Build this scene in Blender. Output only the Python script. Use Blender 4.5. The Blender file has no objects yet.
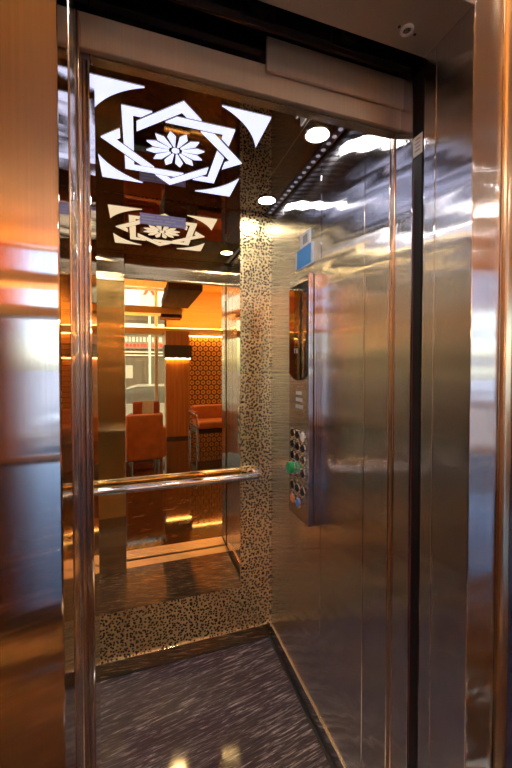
import bpy, bmesh, math, random
from mathutils import Vector, Matrix
random.seed(7)
S = bpy.context.scene
COL = S.collection
R = math.radians

# ------------------------------------------------------------------ mesh builder
class MB:
    def __init__(s):
        s.bm = bmesh.new()
    def _add(s, verts, faces):
        vs = [s.bm.verts.new(v) for v in verts]
        for f in faces:
            try: s.bm.faces.new([vs[i] for i in f])
            except ValueError: pass
        return vs
    def box(s, x0, x1, y0, y1, z0, z1, bev=0, seg=2):
        t = bmesh.new()
        vs = [t.verts.new(p) for p in ((x0,y0,z0),(x1,y0,z0),(x1,y1,z0),(x0,y1,z0),(x0,y0,z1),(x1,y0,z1),(x1,y1,z1),(x0,y1,z1))]
        for f in ((3,2,1,0),(4,5,6,7),(0,1,5,4),(1,2,6,5),(2,3,7,6),(3,0,4,7)):
            t.faces.new([vs[i] for i in f])
        if bev:
            bmesh.ops.bevel(t, geom=list(t.edges), offset=bev, segments=seg, profile=.6, affect='EDGES', clamp_overlap=True)
        s.merge(t); return s
    def merge(s, t):
        me = bpy.data.meshes.new('tmp'); t.to_mesh(me); t.free()
        s.bm.from_mesh(me); bpy.data.meshes.remove(me)
    def prism(s, poly, axis, a, b):
        """poly of 2D points extruded from a to b on axis (0: poly is (y,z), 1: (x,z), 2: (x,y))"""
        def P(p, t):
            return ((t,p[0],p[1]), (p[0],t,p[1]), (p[0],p[1],t))[axis]
        n = len(poly)
        t_ = bmesh.new()
        vs = [t_.verts.new(P(p, a)) for p in poly] + [t_.verts.new(P(p, b)) for p in poly]
        t_.faces.new(vs[:n][::-1]); t_.faces.new(vs[n:])
        for i in range(n):
            j = (i+1) % n
            t_.faces.new((vs[i], vs[j], vs[n+j], vs[n+i]))
        bmesh.ops.recalc_face_normals(t_, faces=t_.faces[:])
        s.merge(t_); return s
    def cyl(s, p0, p1, r, n=24, r1=None, bev=0):
        p0, p1 = Vector(p0), Vector(p1); d = p1-p0
        t = bmesh.new()
        bmesh.ops.create_cone(t, cap_ends=True, segments=n, radius1=r, radius2=r if r1 is None else r1, depth=d.length)
        if bev:
            es = [e for e in t.edges if len(e.link_faces) == 2 and any(len(f.verts) > 4 for f in e.link_faces)]
            bmesh.ops.bevel(t, geom=es, offset=bev, segments=2, affect='EDGES', clamp_overlap=True)
        m = Matrix.Translation((p0+p1)/2) @ d.to_track_quat('Z','Y').to_matrix().to_4x4()
        bmesh.ops.transform(t, matrix=m, verts=t.verts[:])
        s.merge(t); return s
    def tube(s, path, r, n=16):
        pts = [Vector(p) for p in path]; rings = []
        up = Vector((0,0,1))
        for i, p in enumerate(pts):
            d = (pts[min(i+1,len(pts)-1)] - pts[max(i-1,0)]).normalized()
            u = d.cross(up)
            if u.length < 1e-3: u = d.cross(Vector((1,0,0)))
            u.normalize(); v = u.cross(d).normalized()
            rings.append([s.bm.verts.new(p + r*(math.cos(2*math.pi*k/n)*u + math.sin(2*math.pi*k/n)*v)) for k in range(n)])
        for a, b in zip(rings, rings[1:]):
            for k in range(n):
                s.bm.faces.new((a[k], a[(k+1)%n], b[(k+1)%n], b[k]))
        s.bm.faces.new(rings[0][::-1]); s.bm.faces.new(rings[-1])
        return s
    def ring(s, c, axis, R0, r, n=32, m=8):
        """torus about axis (0,1,2)"""
        c = Vector(c); rs = []
        for i in range(n):
            a = 2*math.pi*i/n; row = []
            for j in range(m):
                b = 2*math.pi*j/m
                q = ((R0+r*math.cos(b))*math.cos(a), (R0+r*math.cos(b))*math.sin(a), r*math.sin(b))
                q = ((q[2],q[0],q[1]), (q[0],q[2],q[1]), q)[axis]
                row.append(s.bm.verts.new(c+Vector(q)))
            rs.append(row)
        for i in range(n):
            for j in range(m):
                s.bm.faces.new((rs[i][j], rs[(i+1)%n][j], rs[(i+1)%n][(j+1)%m], rs[i][(j+1)%m]))
        return s
    def loft(s, rings, cap=True):
        vr = [[s.bm.verts.new(p) for p in r] for r in rings]
        n = len(vr[0])
        for a, b in zip(vr, vr[1:]):
            for k in range(n):
                s.bm.faces.new((a[k], a[(k+1)%n], b[(k+1)%n], b[k]))
        if cap:
            s.bm.faces.new(vr[0][::-1]); s.bm.faces.new(vr[-1])
        return s
    def build(s, name, mat, parent=None, smooth=False, origin=None):
        bm = s.bm
        bmesh.ops.recalc_face_normals(bm, faces=bm.faces[:])
        if parent is not None:
            o0 = wloc(parent)
        elif origin is not None:
            o0 = Vector(origin)
        else:
            xs = [v.co for v in bm.verts]
            o0 = Vector(((min(v.x for v in xs)+max(v.x for v in xs))/2, (min(v.y for v in xs)+max(v.y for v in xs))/2, min(v.z for v in xs)))
        for v in bm.verts: v.co -= o0
        me = bpy.data.meshes.new(name); bm.to_mesh(me); bm.free()
        if smooth:
            for p in me.polygons: p.use_smooth = True
            try: me.set_sharp_from_angle(angle=R(38))
            except Exception: pass
        o = bpy.data.objects.new(name, me); COL.objects.link(o)
        me.materials.append(mat)
        if parent is not None: o.parent = parent
        else: o.location = o0
        return o

def wloc(o):
    v = Vector(o.location)
    while o.parent: o = o.parent; v += Vector(o.location)
    return v
def thing(name, label, cat, loc, group=None):
    o = bpy.data.objects.new(name, None); COL.objects.link(o)
    o.empty_display_size = .05
    o.location = loc; return tag(o, label, cat, group)
def tag(o, label, cat, group=None, kind=None):
    o['label'] = label; o['category'] = cat
    if group: o['group'] = group
    if kind: o['kind'] = kind
    return o
def struct(name, mb, mat, parent=None, smooth=False):
    o = mb.build(name, mat, parent, smooth)
    o['kind'] = 'structure'; return o
def copy_tree(o, parent=None):
    c = o.copy(); COL.objects.link(c)
    if parent: c.parent = parent
    for ch in [x for x in COL.objects if x.parent == o]:
        copy_tree(ch, c)
    return c

# ------------------------------------------------------------------ materials
def mat(name):
    m = bpy.data.materials.new(name); m.use_nodes = True
    nt = m.node_tree; b = nt.nodes['Principled BSDF']
    return m, nt, b
def N(nt, t, **kw):
    n = nt.nodes.new(t)
    for k, v in kw.items():
        if k.startswith('i_'):
            key = k[2:]
            n.inputs[int(key) if key.isdigit() else key.replace('_',' ')].default_value = v
        else: setattr(n, k, v)
    return n
def L(nt, a, b): nt.links.new(a, b)
def ramp(nt, stops, interp='LINEAR'):
    r = N(nt, 'ShaderNodeValToRGB'); cr = r.color_ramp; cr.interpolation = interp
    while len(cr.elements) < len(stops): cr.elements.new(.5)
    for e, (p, c) in zip(cr.elements, stops):
        e.position = p; e.color = (*c, 1) if len(c) == 3 else c
    return r
def wpos(nt, scale=(1,1,1), rot=(0,0,0)):
    g = N(nt, 'ShaderNodeNewGeometry')
    mp = N(nt, 'ShaderNodeMapping'); mp.inputs['Scale'].default_value = scale; mp.inputs['Rotation'].default_value = rot
    L(nt, g.outputs['Position'], mp.inputs['Vector']); return mp.outputs['Vector']

def simple(name, col, rough=.5, metal=0, spec=.5, noise=0, nscale=20, coat=0):
    m, nt, b = mat(name)
    b.inputs['Base Color'].default_value = (*col, 1)
    b.inputs['Roughness'].default_value = rough
    b.inputs['Metallic'].default_value = metal
    b.inputs['Specular IOR Level'].default_value = spec
    b.inputs['Coat Weight'].default_value = coat
    if noise:
        tc = N(nt, 'ShaderNodeTexCoord')
        nz = N(nt, 'ShaderNodeTexNoise', i_Scale=nscale, i_Detail=4.)
        L(nt, tc.outputs['Object'], nz.inputs['Vector'])
        r = ramp(nt, [(.3, tuple(c*(1-noise) for c in col)), (.7, tuple(min(1, c*(1+noise)) for c in col))])
        L(nt, nz.outputs['Fac'], r.inputs[0]); L(nt, r.outputs[0], b.inputs['Base Color'])
    return m

def steel(name, col, rough=.28, aniso=.9, wave=.12, grain=.06, vertical=True, freq=(1.2,1.2,7.), hair=0):
    """hairline-finished sheet: grain runs vertically, so reflections smear sideways; slow undulation of the sheet"""
    m, nt, b = mat(name)
    b.inputs['Metallic'].default_value = 1
    b.inputs['Roughness'].default_value = rough
    b.inputs['Anisotropic'].default_value = aniso
    g = N(nt, 'ShaderNodeNewGeometry')
    cr = N(nt, 'ShaderNodeVectorMath', operation='CROSS_PRODUCT')
    L(nt, g.outputs['True Normal'], cr.inputs[0]); cr.inputs[1].default_value = (.02, .01, 1) if vertical else (0.01, 1, .02)
    nm = N(nt, 'ShaderNodeVectorMath', operation='NORMALIZE'); L(nt, cr.outputs[0], nm.inputs[0])
    L(nt, nm.outputs[0], b.inputs['Tangent'])
    nz = N(nt, 'ShaderNodeTexNoise', i_Scale=1., i_Detail=3.)
    L(nt, wpos(nt, (420,420,2.5)), nz.inputs['Vector'])
    r = ramp(nt, [(.25, tuple(c*(1-grain) for c in col)), (.75, tuple(min(1, c*(1+grain)) for c in col))])
    L(nt, nz.outputs['Fac'], r.inputs[0]); L(nt, r.outputs[0], b.inputs['Base Color'])
    if wave:
        n2 = N(nt, 'ShaderNodeTexNoise', i_Scale=1., i_Detail=.6, i_Roughness=.4)
        L(nt, wpos(nt, freq), n2.inputs['Vector'])
        bp = N(nt, 'ShaderNodeBump', i_Strength=wave, i_Distance=.02)
        L(nt, n2.outputs['Fac'], bp.inputs['Height']); L(nt, bp.outputs[0], b.inputs['Normal'])
        if hair:     # the hairlines themselves: each tilts the surface a little sideways
            ws = []
            for k in (0, 1):
                mp = N(nt, 'ShaderNodeVectorMath', operation='SCALE'); mp.inputs['Scale'].default_value = (9137., 7411.)[k]
                L(nt, g.outputs['Position'], mp.inputs[0])
                wn = N(nt, 'ShaderNodeTexWhiteNoise', noise_dimensions='3D'); L(nt, mp.outputs[0], wn.inputs['Vector']); ws.append(wn.outputs['Value'])
            ad = N(nt, 'ShaderNodeMath', operation='ADD'); L(nt, ws[0], ad.inputs[0]); L(nt, ws[1], ad.inputs[1])
            su = N(nt, 'ShaderNodeMath', operation='MULTIPLY_ADD'); L(nt, ad.outputs[0], su.inputs[0]); su.inputs[1].default_value = hair; su.inputs[2].default_value = -hair
            sc_ = N(nt, 'ShaderNodeVectorMath', operation='SCALE'); L(nt, nm.outputs[0], sc_.inputs[0]); L(nt, su.outputs[0], sc_.inputs['Scale'])
            va = N(nt, 'ShaderNodeVectorMath', operation='ADD'); L(nt, bp.outputs[0], va.inputs[0]); L(nt, sc_.outputs[0], va.inputs[1])
            vn = N(nt, 'ShaderNodeVectorMath', operation='NORMALIZE'); L(nt, va.outputs[0], vn.inputs[0])
            L(nt, vn.outputs[0], b.inputs['Normal'])
    return m

def emit(name, col, strength):
    m, nt, b = mat(name)
    b.inputs['Base Color'].default_value = (*col, 1)
    b.inputs['Emission Color'].default_value = (*col, 1)
    b.inputs['Emission Strength'].default_value = strength
    return m

def wood(name, c0, c1, axis='z', rough=.35, sc=1.):
    m, nt, b = mat(name)
    scl = {'z': (22,22,1.2), 'x': (1.2,22,22), 'y': (22,1.2,22)}[axis]
    nz = N(nt, 'ShaderNodeTexNoise', i_Scale=1.*sc, i_Detail=5., i_Distortion=.6)
    L(nt, wpos(nt, scl), nz.inputs['Vector'])
    r = ramp(nt, [(.3, c0), (.7, c1)]); L(nt, nz.outputs['Fac'], r.inputs[0])
    L(nt, r.outputs[0], b.inputs['Base Color']); b.inputs['Roughness'].default_value = rough
    return m

def granite(name, base, mid, vein, rough, scale, rot, thr=(.50,.66,.78), spec=.5):
    m, nt, b = mat(name)
    m1 = N(nt, 'ShaderNodeMapping'); m1.inputs['Rotation'].default_value = (0,0,rot)
    L(nt, N(nt, 'ShaderNodeNewGeometry').outputs['Position'], m1.inputs['Vector'])
    m2 = N(nt, 'ShaderNodeMapping'); m2.inputs['Scale'].default_value = scale
    L(nt, m1.outputs[0], m2.inputs['Vector']); v = m2.outputs[0]
    nz = N(nt, 'ShaderNodeTexNoise', i_Scale=1., i_Detail=7., i_Roughness=.72, i_Distortion=.8)
    L(nt, v, nz.inputs['Vector'])
    r = ramp(nt, [(.30, base), (thr[0], mid), (thr[1], tuple((a+2*c)/3 for a, c in zip(vein, mid))), (thr[2], vein)])
    L(nt, nz.outputs['Fac'], r.inputs[0])
    L(nt, r.outputs[0], b.inputs['Base Color'])
    b.inputs['Roughness'].default_value = rough
    b.inputs['Specular IOR Level'].default_value = spec
    return m

M = {}
M['brush'] = steel('brushed_steel', (.70,.70,.75), .15, .97, .11, hair=.22, freq=(.22,.22,17.))  # these sheet steels are tinted slightly cool to carry bluish daylight
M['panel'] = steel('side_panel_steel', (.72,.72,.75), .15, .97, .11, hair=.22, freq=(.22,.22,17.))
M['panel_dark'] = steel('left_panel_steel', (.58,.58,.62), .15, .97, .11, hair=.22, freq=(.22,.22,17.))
M['frame'] = steel('frame_steel', (.68,.68,.74), .15, .97, .11, freq=(.22,.22,17.), hair=.22)
M['jamb'] = steel('polished_jamb_steel', (.72,.70,.72), .05, .8, .05, freq=(.3,.3,16.), hair=.03)
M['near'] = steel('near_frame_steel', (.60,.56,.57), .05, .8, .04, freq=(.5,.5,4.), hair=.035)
M['edge'] = simple('rolled_steel_edge', (.62,.50,.42), .18, 1)
M['warm_reflect'] = steel('warm_reflect_edge', (.66,.47,.36), .22, .8, 0)  # steel edges tinted rosy in place of the orange lobby's reflection
M['header'] = steel('header_steel', (.62,.54,.46), .48, .3, .05)
M['polish'] = simple('polished_tube', (.82,.80,.78), .12, 1)
M['chrome'] = simple('chrome', (.8,.8,.8), .06, 1)
M['gold_mirror'] = simple('gold_tinted_mirror', (.95,.70,.32), .012, 1)
M['skirt'] = simple('gold_skirting', (.70,.52,.27), .05, 1)
M['ceilmirror'] = simple('dark_mirror_steel', (.34,.29,.26), .02, 1)
M['black'] = simple('matt_black', (.008,.008,.010), .6)
M['rubber'] = simple('black_rubber', (.008,.007,.009), .5, 0, .25)
M['shaft'] = simple('shaft_dark', (.02,.018,.02), .7)
M['strip'] = simple('vent_strip_grey', (.10,.095,.12), .35)
M['alu'] = steel('sill_aluminium', (.72,.68,.62), .30, .5, 0, vertical=False)
M['star'] = emit('backlit_acrylic', (.70,.74,1.0), .85)
M['lamp'] = emit('downlight_lens', (1.0,.95,.92), 40)
M['led'] = emit('small_led', (.75,.75,1.0), .16)
M['added_warm_lamp'] = emit('added_warm_lamp', (1.0,.86,.68), 90)  # glow of the added lobby downlights
M['cove'] = emit('cove_led', (1.0,.62,.28), 38)
M['ledge'] = emit('added_ledge_led', (1.0,.64,.30), 130)  # glow of the added ledge strip, brightens the lobby ceiling
M['glass_black'] = simple('black_display_glass', (.010,.007,.006), .03, 0, .8, coat=.5)
M['white'] = simple('white_print', (.85,.85,.85), .4)
M['whitepaint'] = simple('white_paint', (.80,.78,.75), .35)
M['blue'] = simple('blue_print', (.04,.38,.92), .35)
M['grey_print'] = simple('grey_print', (.35,.36,.38), .5)
M['violet'] = simple('violet_plate', (.60,.55,.95), .35)
M['green'] = simple('green_plastic', (.01,.42,.12), .3)
M['orange_btn'] = simple('orange_button', (.75,.28,.14), .35)
M['blue_btn'] = simple('blue_button', (.10,.25,.75), .35)
M['dark_btn'] = simple('dark_button', (.02,.02,.022), .2, 0, .6)
M['red_led'] = emit('red_indicator', (1,.05,.05), .8)
M['leather'] = simple('orange_leather', (.55,.16,.035), .42, noise=.18, nscale=9)
M['leather_dark'] = simple('rust_leather', (.36,.075,.02), .5, noise=.2, nscale=9)
M['grey_cloth'] = simple('grey_cloth', (.45,.44,.44), .8, noise=.2, nscale=60)
M['wood_ceiling'] = wood('honey_wood_ceiling', (.78,.42,.12), (.90,.54,.18), 'y')
M['wood_dark'] = wood('dark_wood', (.055,.02,.008), (.10,.035,.014), 'y', .8)
M['wood_dark'].node_tree.nodes['Principled BSDF'].inputs['Specular IOR Level'].default_value = .1
M['wood_col'] = wood('amber_wood', (.42,.14,.03), (.62,.24,.06), 'z')
M['louvre'] = wood('louvre_wood', (.84,.50,.14), (.92,.62,.20), 'x')
M['cap'] = simple('bronze_brown', (.06,.035,.025), .5)
M['stone_wall'] = granite('dark_wall_stone', (.012,.014,.03), (.03,.03,.06), (.13,.12,.14), .08, (5,5,3), .3)
M['plaster'] = simple('warm_plaster', (.52,.30,.14), .7, noise=.08, nscale=3)
M['asphalt'] = simple('asphalt', (.16,.16,.16), .9, noise=.2, nscale=12)
M['paving'] = simple('pale_paving', (.50,.48,.45), .8, noise=.1, nscale=5)
M['facade'] = simple('street_facade', (.115,.088,.07), .8, noise=.12, nscale=3)
M['shutter'] = simple('roller_shutter', (.125,.10,.083), .6, noise=.1, nscale=6)
M['sign_white'] = simple('sign_white', (.85,.82,.80), .5)
M['sign_grey'] = simple('sign_grey', (.30,.24,.22), .5)
M['sign_red'] = simple('sign_red', (.65,.06,.04), .5)
M['car_paint'] = simple('silver_paint', (.86,.87,.88), .25, .0, .5, coat=.6)
M['car_glass'] = simple('car_glass', (.16,.17,.18), .05, 0, 1., coat=1.)
M['tyre'] = simple('tyre', (.02,.02,.02), .8)
M['floor'] = granite('streaked_granite', (.022,.018,.025), (.06,.05,.066), (.74,.68,.71), .07, (10,120,10), R(-9), (.52,.62,.72))
M['lobby_floor'] = granite('brown_marble', (.02,.010,.006), (.055,.026,.015), (.30,.18,.11), .05, (5,9,5), R(30), (.55,.66,.80), .5)

def pebble():
    m, nt, b = mat('pebble_etched_gold_steel')
    b.inputs['Metallic'].default_value = 1
    sp = N(nt, 'ShaderNodeSeparateXYZ'); L(nt, wpos(nt, (72,72,72)), sp.inputs[0])
    cb = N(nt, 'ShaderNodeCombineXYZ'); L(nt, sp.outputs[0], cb.inputs[0]); L(nt, sp.outputs[2], cb.inputs[1])
    vo = N(nt, 'ShaderNodeTexVoronoi', feature='F1', voronoi_dimensions='2D', i_Scale=1., i_Randomness=.9)
    L(nt, cb.outputs[0], vo.inputs['Vector'])
    r = ramp(nt, [(.26, (.30,.21,.09)), (.37, (.94,.74,.38))])  # dot colour darkened to stand in for dark reflections in polished dots
    L(nt, vo.outputs['Distance'], r.inputs[0]); L(nt, r.outputs[0], b.inputs['Base Color'])
    r2 = ramp(nt, [(.26, (.08,)*3), (.38, (.33,)*3)])
    L(nt, vo.outputs['Distance'], r2.inputs[0]); L(nt, r2.outputs[0], b.inputs['Roughness'])
    bp = N(nt, 'ShaderNodeBump', i_Strength=.25, i_Distance=.002)
    L(nt, vo.outputs['Distance'], bp.inputs['Height']); L(nt, bp.outputs[0], b.inputs['Normal'])
    return m
M['pebble'] = pebble()

def ring_screen():
    """orange panel with a honeycomb of dark rings"""
    m, nt, b = mat('ring_pattern_panel')
    g = N(nt, 'ShaderNodeNewGeometry'); sp = N(nt, 'ShaderNodeSeparateXYZ'); L(nt, g.outputs['Position'], sp.inputs[0])
    def cell(ox, oz):
        P, Q = .124, .108*2
        def frac(src, off, per):
            a = N(nt, 'ShaderNodeMath', operation='ADD', i_1=off+50*per); L(nt, src, a.inputs[0])
            mo = N(nt, 'ShaderNodeMath', operation='MODULO', i_1=per); L(nt, a.outputs[0], mo.inputs[0])
            su = N(nt, 'ShaderNodeMath', operation='SUBTRACT', i_1=per/2); L(nt, mo.outputs[0], su.inputs[0])
            pw = N(nt, 'ShaderNodeMath', operation='MULTIPLY'); L(nt, su.outputs[0], pw.inputs[0]); L(nt, su.outputs[0], pw.inputs[1])
            return pw.outputs[0]
        ad = N(nt, 'ShaderNodeMath', operation='ADD'); L(nt, frac(sp.outputs[0], ox, P), ad.inputs[0]); L(nt, frac(sp.outputs[2], oz, Q), ad.inputs[1])
        sq = N(nt, 'ShaderNodeMath', operation='SQRT'); L(nt, ad.outputs[0], sq.inputs[0]); return sq.outputs[0]
    mn = N(nt, 'ShaderNodeMath', operation='MINIMUM'); L(nt, cell(0,0), mn.inputs[0]); L(nt, cell(.062,.108), mn.inputs[1])
    dk, lt, mid = (.10,.028,.008), (.80,.36,.07), (.50,.17,.03)
    r = ramp(nt, [(.18, dk), (.28, mid), (.42, lt), (.74, lt), (.82, dk)], 'LINEAR')
    mu = N(nt, 'ShaderNodeMath', operation='MULTIPLY', i_1=15.3); L(nt, mn.outputs[0], mu.inputs[0])
    L(nt, mu.outputs[0], r.inputs[0]); L(nt, r.outputs[0], b.inputs['Base Color'])
    b.inputs['Roughness'].default_value = .4
    return m
M['rings'] = ring_screen()

def glass(name):
    m = bpy.data.materials.new(name); m.use_nodes = True; nt = m.node_tree
    nt.nodes.remove(nt.nodes['Principled BSDF'])
    out = nt.nodes['Material Output']
    t = N(nt, 'ShaderNodeBsdfTransparent'); t.inputs[0].default_value = (.93,.95,.95,1)
    gl = N(nt, 'ShaderNodeBsdfGlossy'); gl.inputs['Roughness'].default_value = .02
    mx = N(nt, 'ShaderNodeMixShader'); mx.inputs[0].default_value = .06
    L(nt, t.outputs[0], mx.inputs[1]); L(nt, gl.outputs[0], mx.inputs[2]); L(nt, mx.outputs[0], out.inputs['Surface'])
    return m
M['glass'] = glass('clear_glass')

# ------------------------------------------------------------------ dimensions (metres)
XL, XR, YB, YF, ZC = -.393, .655, 1.724, .812, 2.213      # cab interior
OL, OR, CJ = -.104, .655, -.090                                      # clear opening
LY0, LY1 = .556, .690                                     # landing wall thickness

# ------------------------------------------------------------------ the cab shell
struct('floor', MB().box(XL, XR, YF-.004, YB, -.03, 0), M['floor'])
struct('wall_back', MB().box(XL-.03, XR+.03, YB, YB+.03, -.03, ZC+.03), M['pebble'])
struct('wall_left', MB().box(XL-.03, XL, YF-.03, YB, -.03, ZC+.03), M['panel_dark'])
wr = struct('wall_right', MB().box(XR+.004, XR+.03, YF-.03, YB, -.03, ZC+.03), M['polish'])
def panel(y0, y1, m, z0=0.072):
    mb = MB().box(XR, XR+.010, y0+.0012, y1-.0012, z0, ZC, .0012, 1)
    return mb.build('panel', m, wr)
panel(1.190, YB, M['panel']); panel(.921, 1.190, M['panel']); panel(YF-.004, .921, M['brush'])
struct('ceiling', MB().box(XL, XR, YF-.03, YB, ZC, ZC+.03), M['ceilmirror'])
struct('wall_front', MB().box(XL, CJ, YF-.027, .878, 0, ZC, .003, 2), M['jamb'])
struct('wall_front_panel', MB().box(XL+.002, CJ-.001, .8785, .884, 0, ZC-.001, .001, 1), M['brush'])
struct('wall_front_transom', MB().box(CJ+.0005, XR, YF-.026, YF, 2.052, ZC, .002, 1), M['brush'])
struct('baseboard_back', MB().box(XL, XR-.004, YB-.004, YB, 0, .072, .001, 1), M['skirt'])
struct('highlight_bead_back', MB().box(XL+.005, XR-.004, YB-.006, YB-.0003, .0723, .0745, .0005, 1), M['polish'])  # bright bead added for the highlight line above the back skirting
struct('highlight_bead_right', MB().box(XR-.005, XR-.0003, YF, YB-.007, .0715, .0737, .0005, 1), M['polish'])  # bead standing in for the highlight on the side panels' bottom edge
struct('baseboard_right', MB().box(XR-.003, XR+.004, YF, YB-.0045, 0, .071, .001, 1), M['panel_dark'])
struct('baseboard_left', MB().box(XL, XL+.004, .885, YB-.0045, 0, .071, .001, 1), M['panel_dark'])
# fine black joints at the foot of the skirtings
struct('trim_1', MB().box(XL+.005, XR-.004, YB-.010, YB-.0045, 0, .003), M['black'])
struct('trim_2', MB().box(XR-.016, XR-.004, YF, YB-.0105, 0, .003), M['black'])

# mirror on the back wall
mir = MB().box(-.226, .488, YB-.005, YB-.0005, .300, ZC-.001, .0012, 1).build('mirror', M['gold_mirror'])
tag(mir, 'tall gold-tinted mirror panel on the elevator back wall above the handrail band', 'mirror')
pl = thing('notice_plate', 'small violet notice plate at the top of the mirror under the ceiling', 'sign', (.112, YB-.0075, 2.090))
MB().box(.008, .217, YB-.0075, YB-.005, 2.090, 2.140, .001, 1).build('plate', M['violet'], pl)
mb = MB()
for zz, segs in ((2.126, ((.016,.075),(.082,.14),(.148,.208))), (2.112, ((.016,.11),(.12,.17))), (2.099, ((.016,.06),(.07,.15),(.16,.205)))):
    for a, b_ in segs: mb.box(a, b_, YB-.0082, YB-.0074, zz-.003, zz+.003)
mb.build('print', M['white'], pl)

# handrail along the back wall, its ends returned to the wall
hr = thing('handrail', 'horizontal round steel handrail running across the elevator mirror', 'handrail', (.13, YB-.06, .872))
yr, zr, rr = YB-.062, .885, .017
def arc(cx, cy, r, a0, a1, n=9):
    return [(cx + r*math.cos(R(a0+(a1-a0)*i/n)), cy + r*math.sin(R(a0+(a1-a0)*i/n)), zr) for i in range(n+1)]
path = [(-.318, YB-.001, zr)] + arc(-.293, yr+.025, .025, 180, 270) + [(.0, yr, zr), (.3, yr, zr)] + arc(.545, yr+.025, .025, -90, 0) + [(.570, YB-.001, zr)]
MB().tube(path, rr, 20).build('rail', M['polish'], hr, True)
for x in (-.318, .570):
    MB().cyl((x, YB-.006, zr), (x, YB, zr), .026, 28, bev=.002).build('wall_flange', M['polish'], hr, True)

# ------------------------------------------------------------------ star light let into the ceiling
SX, SY, SZ0, SZ1 = .131, 1.317, ZC-.003, ZC
st = thing('ceiling_light', 'backlit white interlaced star and flower light set in the dark mirrored ceiling', 'ceiling light', (SX, SY, ZC))
def clip(poly, n, d):
    """keep the part of a convex polygon with n.p >= d"""
    out = []
    for i in range(len(poly)):
        a, b_ = poly[i], poly[(i+1) % len(poly)]
        da, db = n[0]*a[0]+n[1]*a[1]-d, n[0]*b_[0]+n[1]*b_[1]-d
        if da >= 0: out.append(a)
        if da*db < 0:
            t = da/(da-db); out.append((a[0]+t*(b_[0]-a[0]), a[1]+t*(b_[1]-a[1])))
    return out
W_, GAP = .033, .010
ro = .176
ri = ro - W_
base_tr = [(-ro, -ro), (ro, -ro), (ri, -ri), (-ri, -ri)]
def rot(p, a): return (p[0]*math.cos(a)-p[1]*math.sin(a), p[0]*math.sin(a)+p[1]*math.cos(a))
for sq in (0, 1):
    mb = MB()
    for k in range(4):
        a = sq*math.pi/4 + k*math.pi/2
        tr = [rot(p, a) for p in base_tr]
        # the crossing band of the other square that passes over this side at its first end
        ao = a - math.pi/4
        nrm = rot((0, -1), ao)
        p1 = clip(tr, nrm, ro+GAP)
        p2 = clip(tr, (-nrm[0], -nrm[1]), -(ri-GAP))
        for p in (p1, p2):
            if len(p) > 2:
                mb.prism([(SX+x, SY+y) for x, y in p], 2, SZ0, SZ1)
    mb.build('square_band', M['star'], st)
for k in range(12):
    a = R(15+30*k)
    pts = [(.024, -.0028), (.078, -.0143), (.104, 0), (.078, .0143), (.024, .0028)]
    MB().prism([(SX+q[0], SY+q[1]) for q in (rot(p, a) for p in pts)], 2, SZ0, SZ1).build('petal', M['star'], st)
MB().cyl((SX,SY,SZ0), (SX,SY,SZ1), .0135, 24).build('flower_centre', M['star'], st)
for k in range(4):
    h, rc = .268, .290
    a0 = math.acos(h/rc)
    pts = [(h, h)] + [(rc*math.cos(math.pi/2-a0 - (math.pi/2-2*a0)*i/18), rc*math.sin(math.pi/2-a0 - (math.pi/2-2*a0)*i/18)) for i in range(19)]
    MB().prism([(SX+q[0], SY+q[1]) for q in (rot(p, k*math.pi/2) for p in pts)], 2, SZ0, SZ1).build('corner_piece', M['star'], st)

# downlights
dl0 = None
for x, y, lab in ((.575,1.075,'round recessed downlight in the elevator ceiling, the larger one nearer the door'),
                  (.575,1.566,'round recessed downlight in the elevator ceiling nearest the back right corner'),
                  (-.313,1.075,'round recessed downlight by the left elevator wall near the door'),
                  (-.313,1.566,'round recessed downlight by the left elevator wall near the mirror')):
    if dl0 is None:
        dl0 = thing('downlight', lab, 'downlight', (x, y, ZC), 'downlights in the elevator ceiling')
        MB().ring((x,y,ZC-.002), 2, .041, .004, 32, 8).build('rim', M['chrome'], dl0, True)
        MB().cyl((x,y,ZC-.004), (x,y,ZC), .038, 32).build('lens', M['lamp'], dl0)
    else:
        c = copy_tree(dl0); c.location = (x, y, ZC); c['label'] = lab
# row of little lights along the right edge
ls = thing('light_strip', 'dark slotted strip of tiny lights along the right ceiling edge', 'light strip', (.633, 1.27, ZC))
MB().box(.618, .648, .84, 1.715, ZC-.004, ZC, .001, 1).build('strip', M['strip'], ls)
for i in range(22):
    y = .87 + i*.0385
    MB().cyl((.633, y, ZC-.0055), (.633, y, ZC-.004), .0085, 12).build('led', M['led'], ls)
# seam of the ceiling tray
struct('trim_3', MB().box(.516, .5185, YF, YB-.006, ZC-.0012, ZC), M['polish'])

# ------------------------------------------------------------------ car operating panel
cx, cy0, cy1, cz0, cz1 = .612, 1.206, 1.390, .812, 1.790
cp = thing('control_panel', 'tall steel elevator control panel with black display and round buttons on the right wall', 'control panel', (XR, 1.298, cz0))
MB().box(cx, XR-.0225, cy0, cy1, cz0, cz1, .003, 2).build('front_plate', M['frame'], cp)
MB().box(XR-.0195, XR+.001, cy0, cy1, cz0+.003, cz1-.003, .002, 1).build('back_box', M['jamb'], cp)
MB().box(XR-.0235, XR-.0185, cy0+.004, cy1-.004, cz0+.006, cz1-.006).build('shadow_gap', M['black'], cp)
dy0, dy1 = cy0+.010, cy1-.014
poly = [(dy0, cz1-.03), (dy0, 1.405)]
for i in range(1, 12):
    t = i/12; poly.append((dy0+(dy1-dy0)*t, 1.405-.030*math.sin(math.pi*t)))
poly += [(dy1, 1.405), (dy1, cz1-.03)]
disp = MB().prism(poly, 0, cx-.006, cx+.001).build('display', M['glass_black'], cp)
mb = MB()                                # lit arrow and digit blocks on the display
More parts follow.
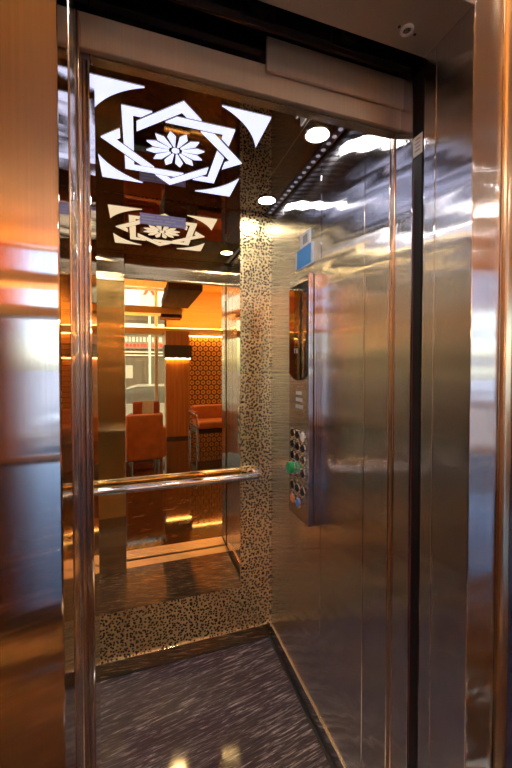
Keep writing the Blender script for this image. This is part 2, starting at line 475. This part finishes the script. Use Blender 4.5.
for a, b_, c, d in ((1.290,1.303,1.500,1.504),(1.290,1.294,1.486,1.502),(1.299,1.303,1.486,1.502),(1.313,1.327,1.500,1.504),(1.318,1.322,1.486,1.502)):
    mb.box(cx-.0068, cx-.0058, a, b_, c, d)
mb.build('lit_mark', M['white'], disp)
mb = MB()
for zz, a, b_ in ((1.325,1.268,1.318),(1.298,1.262,1.318),(1.270,1.262,1.322)):
    mb.box(cx-.0012, cx+.0005, a, b_, zz-.007, zz+.007)
mb.build('plate_lettering', M['white'], cp)
def button(y, z, m, r=.0165, proud=.006, ring=True):
    rg = MB().ring((cx-.001, y, z), 0, r+.003, .0028, 24, 8).build('button', M['chrome'], cp, True)
    MB().cyl((cx-proud, y, z), (cx+.001, y, z), r, 24, bev=.0015).build('button_cap', m, rg, True)
    return rg
CY = (1.349, 1.300, 1.252)
for z in (1.108, 1.062, .935):
    for y in CY: button(y, z, M['dark_btn'], .0150)
for y in CY[:2]: button(y, 1.154, M['dark_btn'], .0150)
k = button(CY[2], 1.154, M['white']); k['label'] = 'white key-switch button'
button(CY[2], 1.008, M['dark_btn'], .0150)
gb = button(1.349, 1.008, M['green'], .024, .022); gb['label'] = 'large protruding green button'
b1 = button(1.349, .879, M['orange_btn']); b1['label'] = 'orange button'
b2 = button(1.294, .879, M['blue_btn']); b2['label'] = 'blue button'

# blue sign above
sg = thing('wall_sign', 'blue and white notice sign above the control panel', 'sign', (XR-.004, 1.33, 1.845))
MB().box(XR-.005, XR, 1.252, 1.410, 1.845, 1.925, .001, 1).build('holder', M['white'], sg)
MB().box(XR-.0062, XR-.0045, 1.266, 1.392, 1.846, 1.924).build('blue_panel', M['blue'], sg)
top = MB().box(XR-.005, XR, 1.278, 1.366, 1.925, 1.985, .001, 1).build('white_panel', M['white'], sg)
MB().box(XR-.0056, XR-.0045, 1.296, 1.338, 1.937, 1.972).build('printed_mark', M['grey_print'], top)

# ------------------------------------------------------------------ cab entrance: posts, doors, headers
struct('trim_4', MB().box(XR, XR+.03, .790, YF-.005, -.0, 2.20, .004, 3), M['warm_reflect'])
struct('trim_5', MB().box(XR+.002, XR+.03, .727, .7895, -.0, 2.20, .003, 2), M['frame'])
le = thing('safety_edge', 'black rubber door safety edge upright beside the right steel jamb', 'door edge', (XR+.01, .707, 0))
MB().box(XR+.001, XR+.03, .6925, .7255, -.0, 2.155, .004, 2).build('edge_strip', M['rubber'], le)
sl = MB().box(XR+.0, XR+.0012, .694, .724, 1.952, 2.000).build('label_sticker', M['white'], le)
mb = MB()
for i in range(4): mb.box(XR-.0006, XR+.0002, .700, .718-.003*(i % 2), 1.962+i*.009, 1.965+i*.009)
mb.build('sticker_print', M['grey_print'], sl)
mb = MB().box(XR-.0002, XR+.0012, .7195, .7215, .40, 1.90)
mb.build('sensor_strip', simple('sensor_red', (.16,.02,.03), .4), le)

# side-sliding doors, stacked open on the left
d1 = struct('door_1', MB().box(OL-.55, OL-.001, .640, .674, .002, 2.165, .007, 3), M['frame'])
d2 = struct('door_2', MB().box(OL-.56, OL-.004, .702, .736, .002, 2.10, .007, 3), M['frame'])
d3 = struct('door_3', MB().box(OL-.55, OL-.0005, .740, .776, .002, 2.10, .007, 3), M['frame'])
MB().box(OL-.004, OL+.0012, .643, .671, .003, 2.16, .002, 2).build('leading_edge', M['warm_reflect'], d1)
MB().box(OL-.006, OL+.0015, .743, .773, .003, 2.095, .002, 2).build('leading_edge', M['warm_reflect'], d3)
struct('trim_6', MB().box(XR+.0, XR+.003, .6535, .6555, 0.0, 2.168), M['chrome'])
# header plates of the cab door, seen above the opening
struct('trim_7', MB().box(-.30, .70, .7700, .7835, 2.052, 2.122, .002, 1), M['header'])
struct('trim_8', MB().box(.278, .70, .7610, .7695, 2.100, 2.178, .002, 1), M['header'])
# dark door gear in the gap
struct('trim_9', MB().box(-.60, .72, .742, .760, 2.19, 2.30), M['black'])
struct('trim_10', MB().box(-.60, .72, .690, .700, 2.205, 2.34, .002, 1), M['black'])
for i, x in enumerate((-.02, .25, .47)):
    hg = thing('door_hanger', ['dark door hanger roller above the opening, leftmost', 'dark door hanger roller above the middle of the opening', 'dark door hanger roller above the opening, rightmost'][i], 'door hanger', (x, .728, 2.185), 'door hangers above the opening')
    MB().cyl((x, .716, 2.215), (x, .738, 2.215), .028, 24, bev=.003).build('roller', M['rubber'], hg, True)
    MB().box(x-.04, x+.04, .7385, .7415, 2.182, 2.250, .002, 1).build('bracket', M['black'], hg)

# sills
def sill(name, y0, y1):
    mb = MB().box(-.62, OR-.002, y0, y1, -.03, -.004)
    n = 5; w = (y1-y0)/n
    for i in range(n):
        mb.box(-.62, OR-.002, y0+i*w, y0+(i+.72)*w, -.004, 0, .0008, 1)
    struct(name, mb, M['alu'])
sill('trim_11', .556, .688); sill('trim_12', .716, YF-.006)

# ------------------------------------------------------------------ landing frame
fr = M['frame']
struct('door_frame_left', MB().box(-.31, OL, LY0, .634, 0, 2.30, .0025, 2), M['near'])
struct('door_frame_right', MB().box(OR+.001, .736, LY0, LY1, 0, 2.30, .0025, 2), fr)
struct('door_frame_top', MB().box(OL+.0005, OR+.0005, LY0, LY1, 2.170, 2.30, .0015, 1), M['header'])
struct('trim_13', MB().box(.7365, .767, LY0-.012, LY0+.05, 0, 2.32, .010, 4), simple('gold_bead', (.72,.58,.42), .22, 1))
struct('trim_14', MB().box(-.34, -.311, LY0-.012, LY0+.05, 0, 2.32, .010, 4), simple('gold_bead_left', (.85,.60,.28), .16, 1))
ks = thing('key_switch', 'small round steel emergency key lock in the door head', 'lock', (.563, .644, 2.168))
MB().ring((.563,.644,2.168), 2, .0115, .0032, 28, 8).build('lock_ring', M['whitepaint'], ks, True)
MB().cyl((.563,.644,2.1675), (.563,.644,2.171), .0095, 24).build('lock_core', M['chrome'], ks)
for x, y in ((.541,.642),(.586,.646)):
    MB().cyl((x,y,2.1675), (x,y,2.171), .0035, 12).build('screw', M['chrome'], ks)

# lift shaft around the cab
sh = M['shaft']
struct('shaft_left', MB().box(-1.25, -1.2, LY1, 2.3, -.4, 3.3), sh)
struct('shaft_right', MB().box(1.2, 1.25, LY1, 2.3, -.4, 3.3), sh)
struct('shaft_back', MB().box(-1.25, 1.25, 2.3, 2.35, -.4, 3.3), sh)
struct('shaft_top', MB().box(-1.25, 1.25, LY1, 2.35, 3.3, 3.4), sh)
struct('shaft_bottom', MB().box(-1.25, 1.25, LY1, 2.35, -.45, -.4), sh)
struct('trim_15', MB().box(XR+.031, 1.2, .78, .80, -.4, 3.3), sh)
struct('trim_16', MB().box(-1.2, .9, .795, .805, ZC+.031, 3.3), sh)

# ------------------------------------------------------------------ lobby (seen in the mirror and the steel)
LX0, LX1, LYB, LZ = -3.6, 5.6, -5.0, 3.25
lf = struct('floor_lobby', MB().box(LX0, LX1, LYB, LY0-.001, -.08, 0), M['lobby_floor'])
struct('ceiling_lobby', MB().box(LX0-.1, LX1+.1, LYB, LY1, LZ, LZ+.12), M['wood_ceiling'])
wf = struct('wall_landing', MB().box(LX0, -.341, LY0+.004, LY1, 0, LZ), M['stone_wall'])
struct('wall_landing_right', MB().box(.768, LX1, LY0+.004, LY1, 0, LZ), M['stone_wall'])
struct('wall_landing_top', MB().box(-.3405, .7675, LY0+.004, LY1, 2.325, LZ), M['stone_wall'])
struct('wall_lobby_left', MB().box(LX0-.1, LX0, LYB, LY1, 0, LZ), M['plaster'])
struct('wall_lobby_right', MB().box(LX1, LX1+.1, LYB, -4.7, 0, LZ).box(LX1, LX1+.1, -2.5, LY1, 0, LZ).box(LX1, LX1+.1, -4.7, -2.5, 0, .85).box(LX1, LX1+.1, -4.7, -2.5, 2.35, LZ), M['plaster'])
wn3 = struct('window_3', MB().box(LX1+.03, LX1+.07, -4.7, -2.5, .85, .90).box(LX1+.03, LX1+.07, -4.7, -2.5, 2.30, 2.35).box(LX1+.03, LX1+.07, -4.7, -4.65, .90, 2.30).box(LX1+.03, LX1+.07, -2.55, -2.5, .90, 2.30), M['whitepaint'])
MB().box(LX1+.047, LX1+.053, -4.65, -2.55, .90, 2.30).build('pane', M['glass'], wn3)
struct('wall_lobby_rear_left', MB().box(LX0, -1.62, LYB-.1, LYB, 0, LZ), M['wood_col'])
struct('wall_lobby_rear', MB().box(.60, 3.5, LYB-.1, LYB, 0, LZ), M['louvre'])
def window(name, x0, x1, posts):
    w = MB()
    w.box(x0, x1, LYB-.09, LYB-.03, 0, .06).box(x0, x1, LYB-.09, LYB-.03, LZ-.06, LZ)
    w.box(x0, x0+.03, LYB-.09, LYB-.03, .06, LZ-.06).box(x1-.03, x1, LYB-.09, LYB-.03, .06, LZ-.06)
    o = struct(name, w, M['whitepaint'])
    for p in posts:
        MB().box(p-.035, p+.035, LYB-.10, LYB-.02, .06, LZ-.06, .004, 2).build('mullion', M['whitepaint'], o)
    MB().box(x0+.03, x1-.03, LYB-.066, LYB-.060, .06, LZ-.06).build('pane', M['glass'], o)
window('window_1', -1.62, .60, (-.62, .385))
window('window_2', 3.5, LX1, (4.5,))

# louvre shelves across the facade
struct('trim_17', MB().box(LX0, .90, -4.85, -4.38, 2.575, 2.715, .004, 2), M['louvre'])
struct('trim_18', MB().box(LX0, LX1, -4.80, -4.40, 2.140, 2.275, .004, 2), M['louvre'])
struct('trim_19', MB().box(.46, 1.02, -4.35, -2.45, 2.70, 2.86, .004, 2), M['wood_dark'])
struct('trim_20', MB().box(.46, .90, -4.84, -4.40, 2.50, 2.574), M['wood_dark'])
# cove strips: lamps lying on the louvres and soffit
def cove(label, x0, x1, y, z, m='cove'):
    o = thing('cove_light', label, 'light', ((x0+x1)/2, y, z), 'warm cove strips on the lobby louvres')
    MB().box(x0, x1, y-.02, y+.02, z, z+.012, .003, 1).build('housing', M['whitepaint'], o)
    MB().box(x0+.01, x1-.01, y-.014, y+.014, z+.012, z+.022, .004, 2).build('led_strip', M[m], o)
cove('warm strip lamp lying on the upper lobby louvre', LX0+.1, .85, -4.60, 2.716)
cove('warm strip lamp lying on the lower lobby louvre', LX0+.1, 5.4, -4.60, 2.276)
struct('added_ledge', MB().box(-3.4, 3.6, .47, LY0+.003, 2.70, 2.74, .003, 1), M['louvre'])  # unseen ledge added to carry the strip below
cove('added warm strip lamp on an unseen ledge above the elevator entrance', -3.3, .30, .51, 2.741, 'ledge')  # added fill strip, washes the lobby ceiling orange
cove('warm strip lamp lying on the dark lobby soffit', .55, .95, -3.4, 2.861)
# hanging under the lower louvre, washing the ring panel
cw = thing('wall_washer', 'warm strip lamp under the lower louvre above the ring-pattern panel', 'light', (2.2, -4.36, 2.10))
MB().box(1.02, 3.4, -4.375, -4.345, 2.112, 2.139, .003, 1).build('housing', M['cap'], cw)
MB().box(1.03, 3.39, -4.371, -4.349, 2.102, 2.112).build('led_strip', M['cove'], cw)

sc = MB().box(1.0, 3.45, -4.47, -4.43, 0.03, 2.10, .003, 1).build('screen_panel', M['rings'])
tag(sc, 'orange wall panel with a honeycomb of dark rings, behind the armchair', 'panel')
co = thing('wood_column', 'amber wood column with dark band, between window and ring-pattern panel', 'column', (.73, -3.88, 0))
MB().box(.50, .96, -4.10, -3.66, .05, 2.14, .004, 2).build('shaft', M['wood_col'], co)
MB().box(.51, .95, -4.09, -3.67, 0, .05).build('plinth', M['cap'], co)
cb = MB().box(.47, 1.00, -4.14, -3.62, 1.60, 1.86, .005, 2).build('dark_band', M['cap'], co)
MB().box(.49, .98, -3.652, -3.628, 1.588, 1.599).build('glow_strip', M['cove'], cb)
op = struct('trim_21', MB().box(.562, .60, -4.99, -4.93, 0, LZ), M['cap'])

# warm lobby downlights, added to lay streaks on the steel
wl0 = None
spots = [(-2.6,-.6),(.4,-.6),(-2.6,-2.2),(1.9,-2.2),(3.4,-2.2),(-2.6,-3.7),(-1.9,-1.2),(1.9,-3.7),(3.4,-3.7)]
for x, y in spots:
    if wl0 is None:
        wl0 = thing('added_lobby_downlight', 'added small warm round downlight in the wooden lobby ceiling', 'downlight', (x,y,LZ), 'added warm downlights in the lobby ceiling')
        MB().ring((x,y,LZ-.003), 2, .085, .006, 28, 8).build('rim', M['chrome'], wl0, True)
        MB().cyl((x,y,LZ-.006), (x,y,LZ), .081, 28).build('lens', M['added_warm_lamp'], wl0)
    else:
        copy_tree(wl0).location = (x, y, LZ)

# armchairs
def tub_chair(label, loc, rz, leather):
    t = thing('armchair', label, 'armchair', (0,0,0), 'orange lobby armchairs')
    # back faces -y locally: outer plain back on the -y side
    MB().box(-.215, .215, -.20, .26, .30, .43, .035, 4).build('seat_cushion', leather, t, True)
    MB().box(-.235, .235, -.30, -.21, .19, .80, .03, 4).build('backrest', leather, t, True)
    for s in (-1, 1):
        MB().box(*sorted((s*.222, s*.290)), -.205, .28, .19, .60, .026, 4).build('arm', leather, t, True)
    MB().box(-.218, .218, -.205, .27, .20, .295, .012, 2).build('base', leather, t, True)
    for sx in (-.17, .17):
        for sy in (-.25, .22):
            MB().cyl((sx, sy, 0), (sx, sy, .195), .013, 14).build('leg', M['chrome'], t, True)
    t.location = loc; t.rotation_euler = (0,0,rz); return t
tub_chair('orange leather armchair with chrome legs, back turned, nearest in the mirror', (.052,-1.72,0), R(176), M['leather'])
tub_chair('rust armchair by the window behind the nearest orange armchair', (.09,-3.05,0), R(8), M['leather_dark'])
cu = MB().box(-.10, .10, -.03, .03, 0, .30, .025, 4).build('cushion', M['grey_cloth'], None, True, origin=(0,0,0))
cu.location = (.14,-3.13,.53); cu.rotation_euler = (R(18),0,R(8))
tag(cu, 'pale grey cushion propped on the rust armchair by the window', 'cushion')
def frame_chair(label, loc, rz):
    t = thing('steel_frame_armchair', label, 'armchair', (0,0,0), None)
    MB().box(-.30, .30, -.20, .30, .38, .50, .04, 4).build('seat_cushion', M['leather'], t, True)
    MB().box(-.30, .30, -.29, -.17, .46, .74, .05, 4).build('back_cushion', M['leather'], t, True)
    MB().box(-.31, .31, -.27, .28, .30, .375, .01, 2).build('seat_frame', M['cap'], t)
    for s in (-1, 1):
        x = s*.335
        MB().tube([(x,.27,0),(x,.27,.30),(x,.27,.60),(x,.255,.625),(x,.0,.63),(x,-.235,.63),(x,-.25,.605),(x,-.25,.3),(x,-.25,0)], .016, 12).build('side_frame', M['chrome'], t, True)
        MB().box(x-.03, x+.03, -.20, .22, .637, .665, .01, 3).build('armrest', M['leather_dark'], t, True)
    t.location = loc; t.rotation_euler = (0,0,rz); return t
frame_chair('orange armchair with chrome side frame in front of the ring-pattern panel', (1.22,-2.75,0), R(-6))

# ------------------------------------------------------------------ the street
GZ = -.55; FY_ = -14.9
struct('ground_pavement', MB().box(-14, 16, -7.0, LYB-.101, GZ-.2, GZ), M['paving'])
struct('ground_road', MB().box(-14, 16, -10.6, -7.0, GZ-.25, GZ-.12), M['asphalt'])
struct('ground_pavement_far', MB().box(-14, 16, FY_, -10.6, GZ-.25, GZ), M['paving'])
FY = -12.4
bl = thing('shop_building', 'brown shop building across the street seen through the lobby window', 'building', (1, FY-1, GZ))
MB().box(-1.95, 5.2, FY-2.5, FY, GZ, 4.05).build('wall', M['facade'], bl)
MB().box(-1.95, 5.2, FY, FY+.5, 3.05, 3.22, .02, 2).build('canopy', M['sign_white'], bl)
for i, x in enumerate((.4-.75,.4+2.3)):
    sh_ = MB().box(x-1.4, x+1.4, FY, FY+.03, GZ+.05, 1.80)
    for k in range(15): sh_.box(x-1.4, x+1.4, FY+.028, FY+.042, GZ+.12+k*.15, GZ+.20+k*.15)
    shu = sh_.build('shutter', M['shutter'], bl)
    MB().box(x-.50, x+.10, FY+.043, FY+.06, .95, 1.50, .005, 1).build('notice_board', M['grey_cloth'], shu)
    for z in (1.90, 2.04): MB().box(x-1.5, x+1.5, FY, FY+.05, z, z+.05, .005, 1).build('white_rail', M['sign_white'], bl)
    sgn = MB().box(x-1.5, x+1.5, FY, FY+.07, 2.20, 2.78, .01, 1).build('signboard', M['sign_grey'], bl)
    mb, m2 = MB(), MB()
    rx = x-1.3
    while rx < x+1.2:
        w = random.uniform(.07,.15); mb.box(rx, rx+w, FY+.07, FY+.085, 2.50, 2.70)
        m2.box(rx+.03, rx+w+.05, FY+.07, FY+.085, 2.28, 2.42); rx += w+.06
    mb.build('white_lettering', M['sign_white'], sgn); m2.build('red_lettering', M['sign_red'], sgn)
struct('ground_far', MB().box(-90, 90, -160, FY_-.01, GZ-.3, GZ-.02), M['paving'])
ps = thing('projecting_sign', 'white sign with red arrow emblem on a post across the street', 'sign', (.42, -11.65, GZ))
MB().box(.05, .80, -11.70, -11.60, 3.95, 4.95, .02, 2).build('board', M['sign_white'], ps)
MB().prism([(.16,4.35),(.42,4.80),(.68,4.35),(.55,4.35),(.42,4.58),(.29,4.35)], 1, -11.60, -11.58).build('emblem', M['sign_red'], ps)
MB().cyl((.42,-11.65,GZ), (.42,-11.65,3.96), .05, 14).build('post', M['whitepaint'], ps, True)

def car(label, cat, loc, rz):
    t = thing('car', label, cat, (0,0,0))
    prof = [(-2.10,.42),(-2.12,.66),(-2.02,.86),(-1.2,.93),(1.05,.93),(1.75,.84),(2.06,.70),(2.10,.42),(1.9,.28),(-1.9,.28)]
    rings = []
    for y, k, dz in ((-.84,.94,.03),(-.86,.985,.0),(-.78,1,-.0),(0,1.01,.02),(.78,1,0),(.86,.985,0),(.84,.94,.03)):
        rings.append([(x*k, y, (z-.6)*k+.6+dz*(z>.8)) for x, z in prof])
    MB().loft(rings).build('body', M['car_paint'], t, True)
    cab = [(-1.75,.90),(-1.15,1.36),(-.85,1.43),(.20,1.43),(.55,1.33),(1.20,.90)]
    MB().loft([[(x, y, z) for x, z in cab] if abs(y) < .7 else [(x*.97, y*(1-.16*(z-.9)/.53), z) for x, z in cab] for y in (-.80,-.69,.69,.80)]).build('greenhouse', M['car_glass'], t, True)
    roof = [(-1.12,1.375),(-.85,1.445),(.20,1.445),(.52,1.35),(.18,1.415),(-.84,1.415)]
    MB().loft([[(x, y, z) for x, z in roof] for y in (-.66,-.6,.6,.66)]).build('roof', M['car_paint'], t, True)
    for sx in (-1.30, 1.32):
        for s in (-1, 1):
            w = MB().cyl((sx, s*.70, .31), (sx, s*.885, .31), .31, 28, bev=.03).build('wheel', M['tyre'], t, True)
            MB().cyl((sx, s*.86, .31), (sx, s*.893, .31), .19, 20).build('hub', M['chrome'], w, True)
    for s in (-1, 1):
        MB().box(1.97, 2.09, s*.62-.14, s*.62+.14, .62, .74, .02, 2).build('headlight', M['white'], t, True)
        MB().box(-2.11, -2.00, s*.62-.12, s*.62+.12, .66, .80, .02, 2).build('tail_light', M['sign_red'], t, True)
    t.location = loc; t.rotation_euler = (0,0,rz); return t
car('silver car parked on the street outside the lobby window', 'car', (.15,-8.2,GZ-.03), R(182))
car('silver car parked outside the lobby window on the far right', 'car', (6.8,-8.3,GZ-.12), R(182))

# ------------------------------------------------------------------ light from outside
w = bpy.data.worlds.new('World'); S.world = w; w.use_nodes = True
nt = w.node_tree; bg = nt.nodes['Background']
sky = N(nt, 'ShaderNodeTexSky', sky_type='NISHITA', sun_disc=False, sun_elevation=R(48), sun_rotation=R(20), air_density=1., dust_density=1.5)
L(nt, sky.outputs[0], bg.inputs[0]); bg.inputs[1].default_value = .60
sun = bpy.data.lights.new('sun', 'SUN'); sun.energy = 2.0; sun.angle = R(1.); sun.color = (1,.95,.88)
so = bpy.data.objects.new('sun', sun); COL.objects.link(so); so.location = (0, 4, 9); so.rotation_euler = (R(-44), 0, R(-18))

# ------------------------------------------------------------------ camera
cam = bpy.data.cameras.new('camera'); co_ = bpy.data.objects.new('camera', cam); COL.objects.link(co_)
cam.sensor_fit = 'AUTO'; cam.sensor_width = 36
cam.lens = 352/768*36
cam.clip_start = .01
yaw, pit = math.atan2(117, 352), R(1.26)
co_.location = (0, 0, 1.43)
co_.rotation_euler = (math.pi/2 - pit, 0, -yaw)
cam.shift_y = -9.3/768
S.camera = co_

vs = S.view_settings
S.display_settings.display_device = 'sRGB'
vs.view_transform = 'Standard'; vs.look = 'None'; vs.exposure = .55; vs.gamma = 1
try: vs.use_curve_mapping = False
except Exception: pass
c = S.cycles
c.max_bounces = 24; c.glossy_bounces = 20; c.diffuse_bounces = 5; c.transparent_max_bounces = 24; c.transmission_bounces = 8
c.sample_clamp_indirect = 12; c.caustics_reflective = True; c.blur_glossy = 0
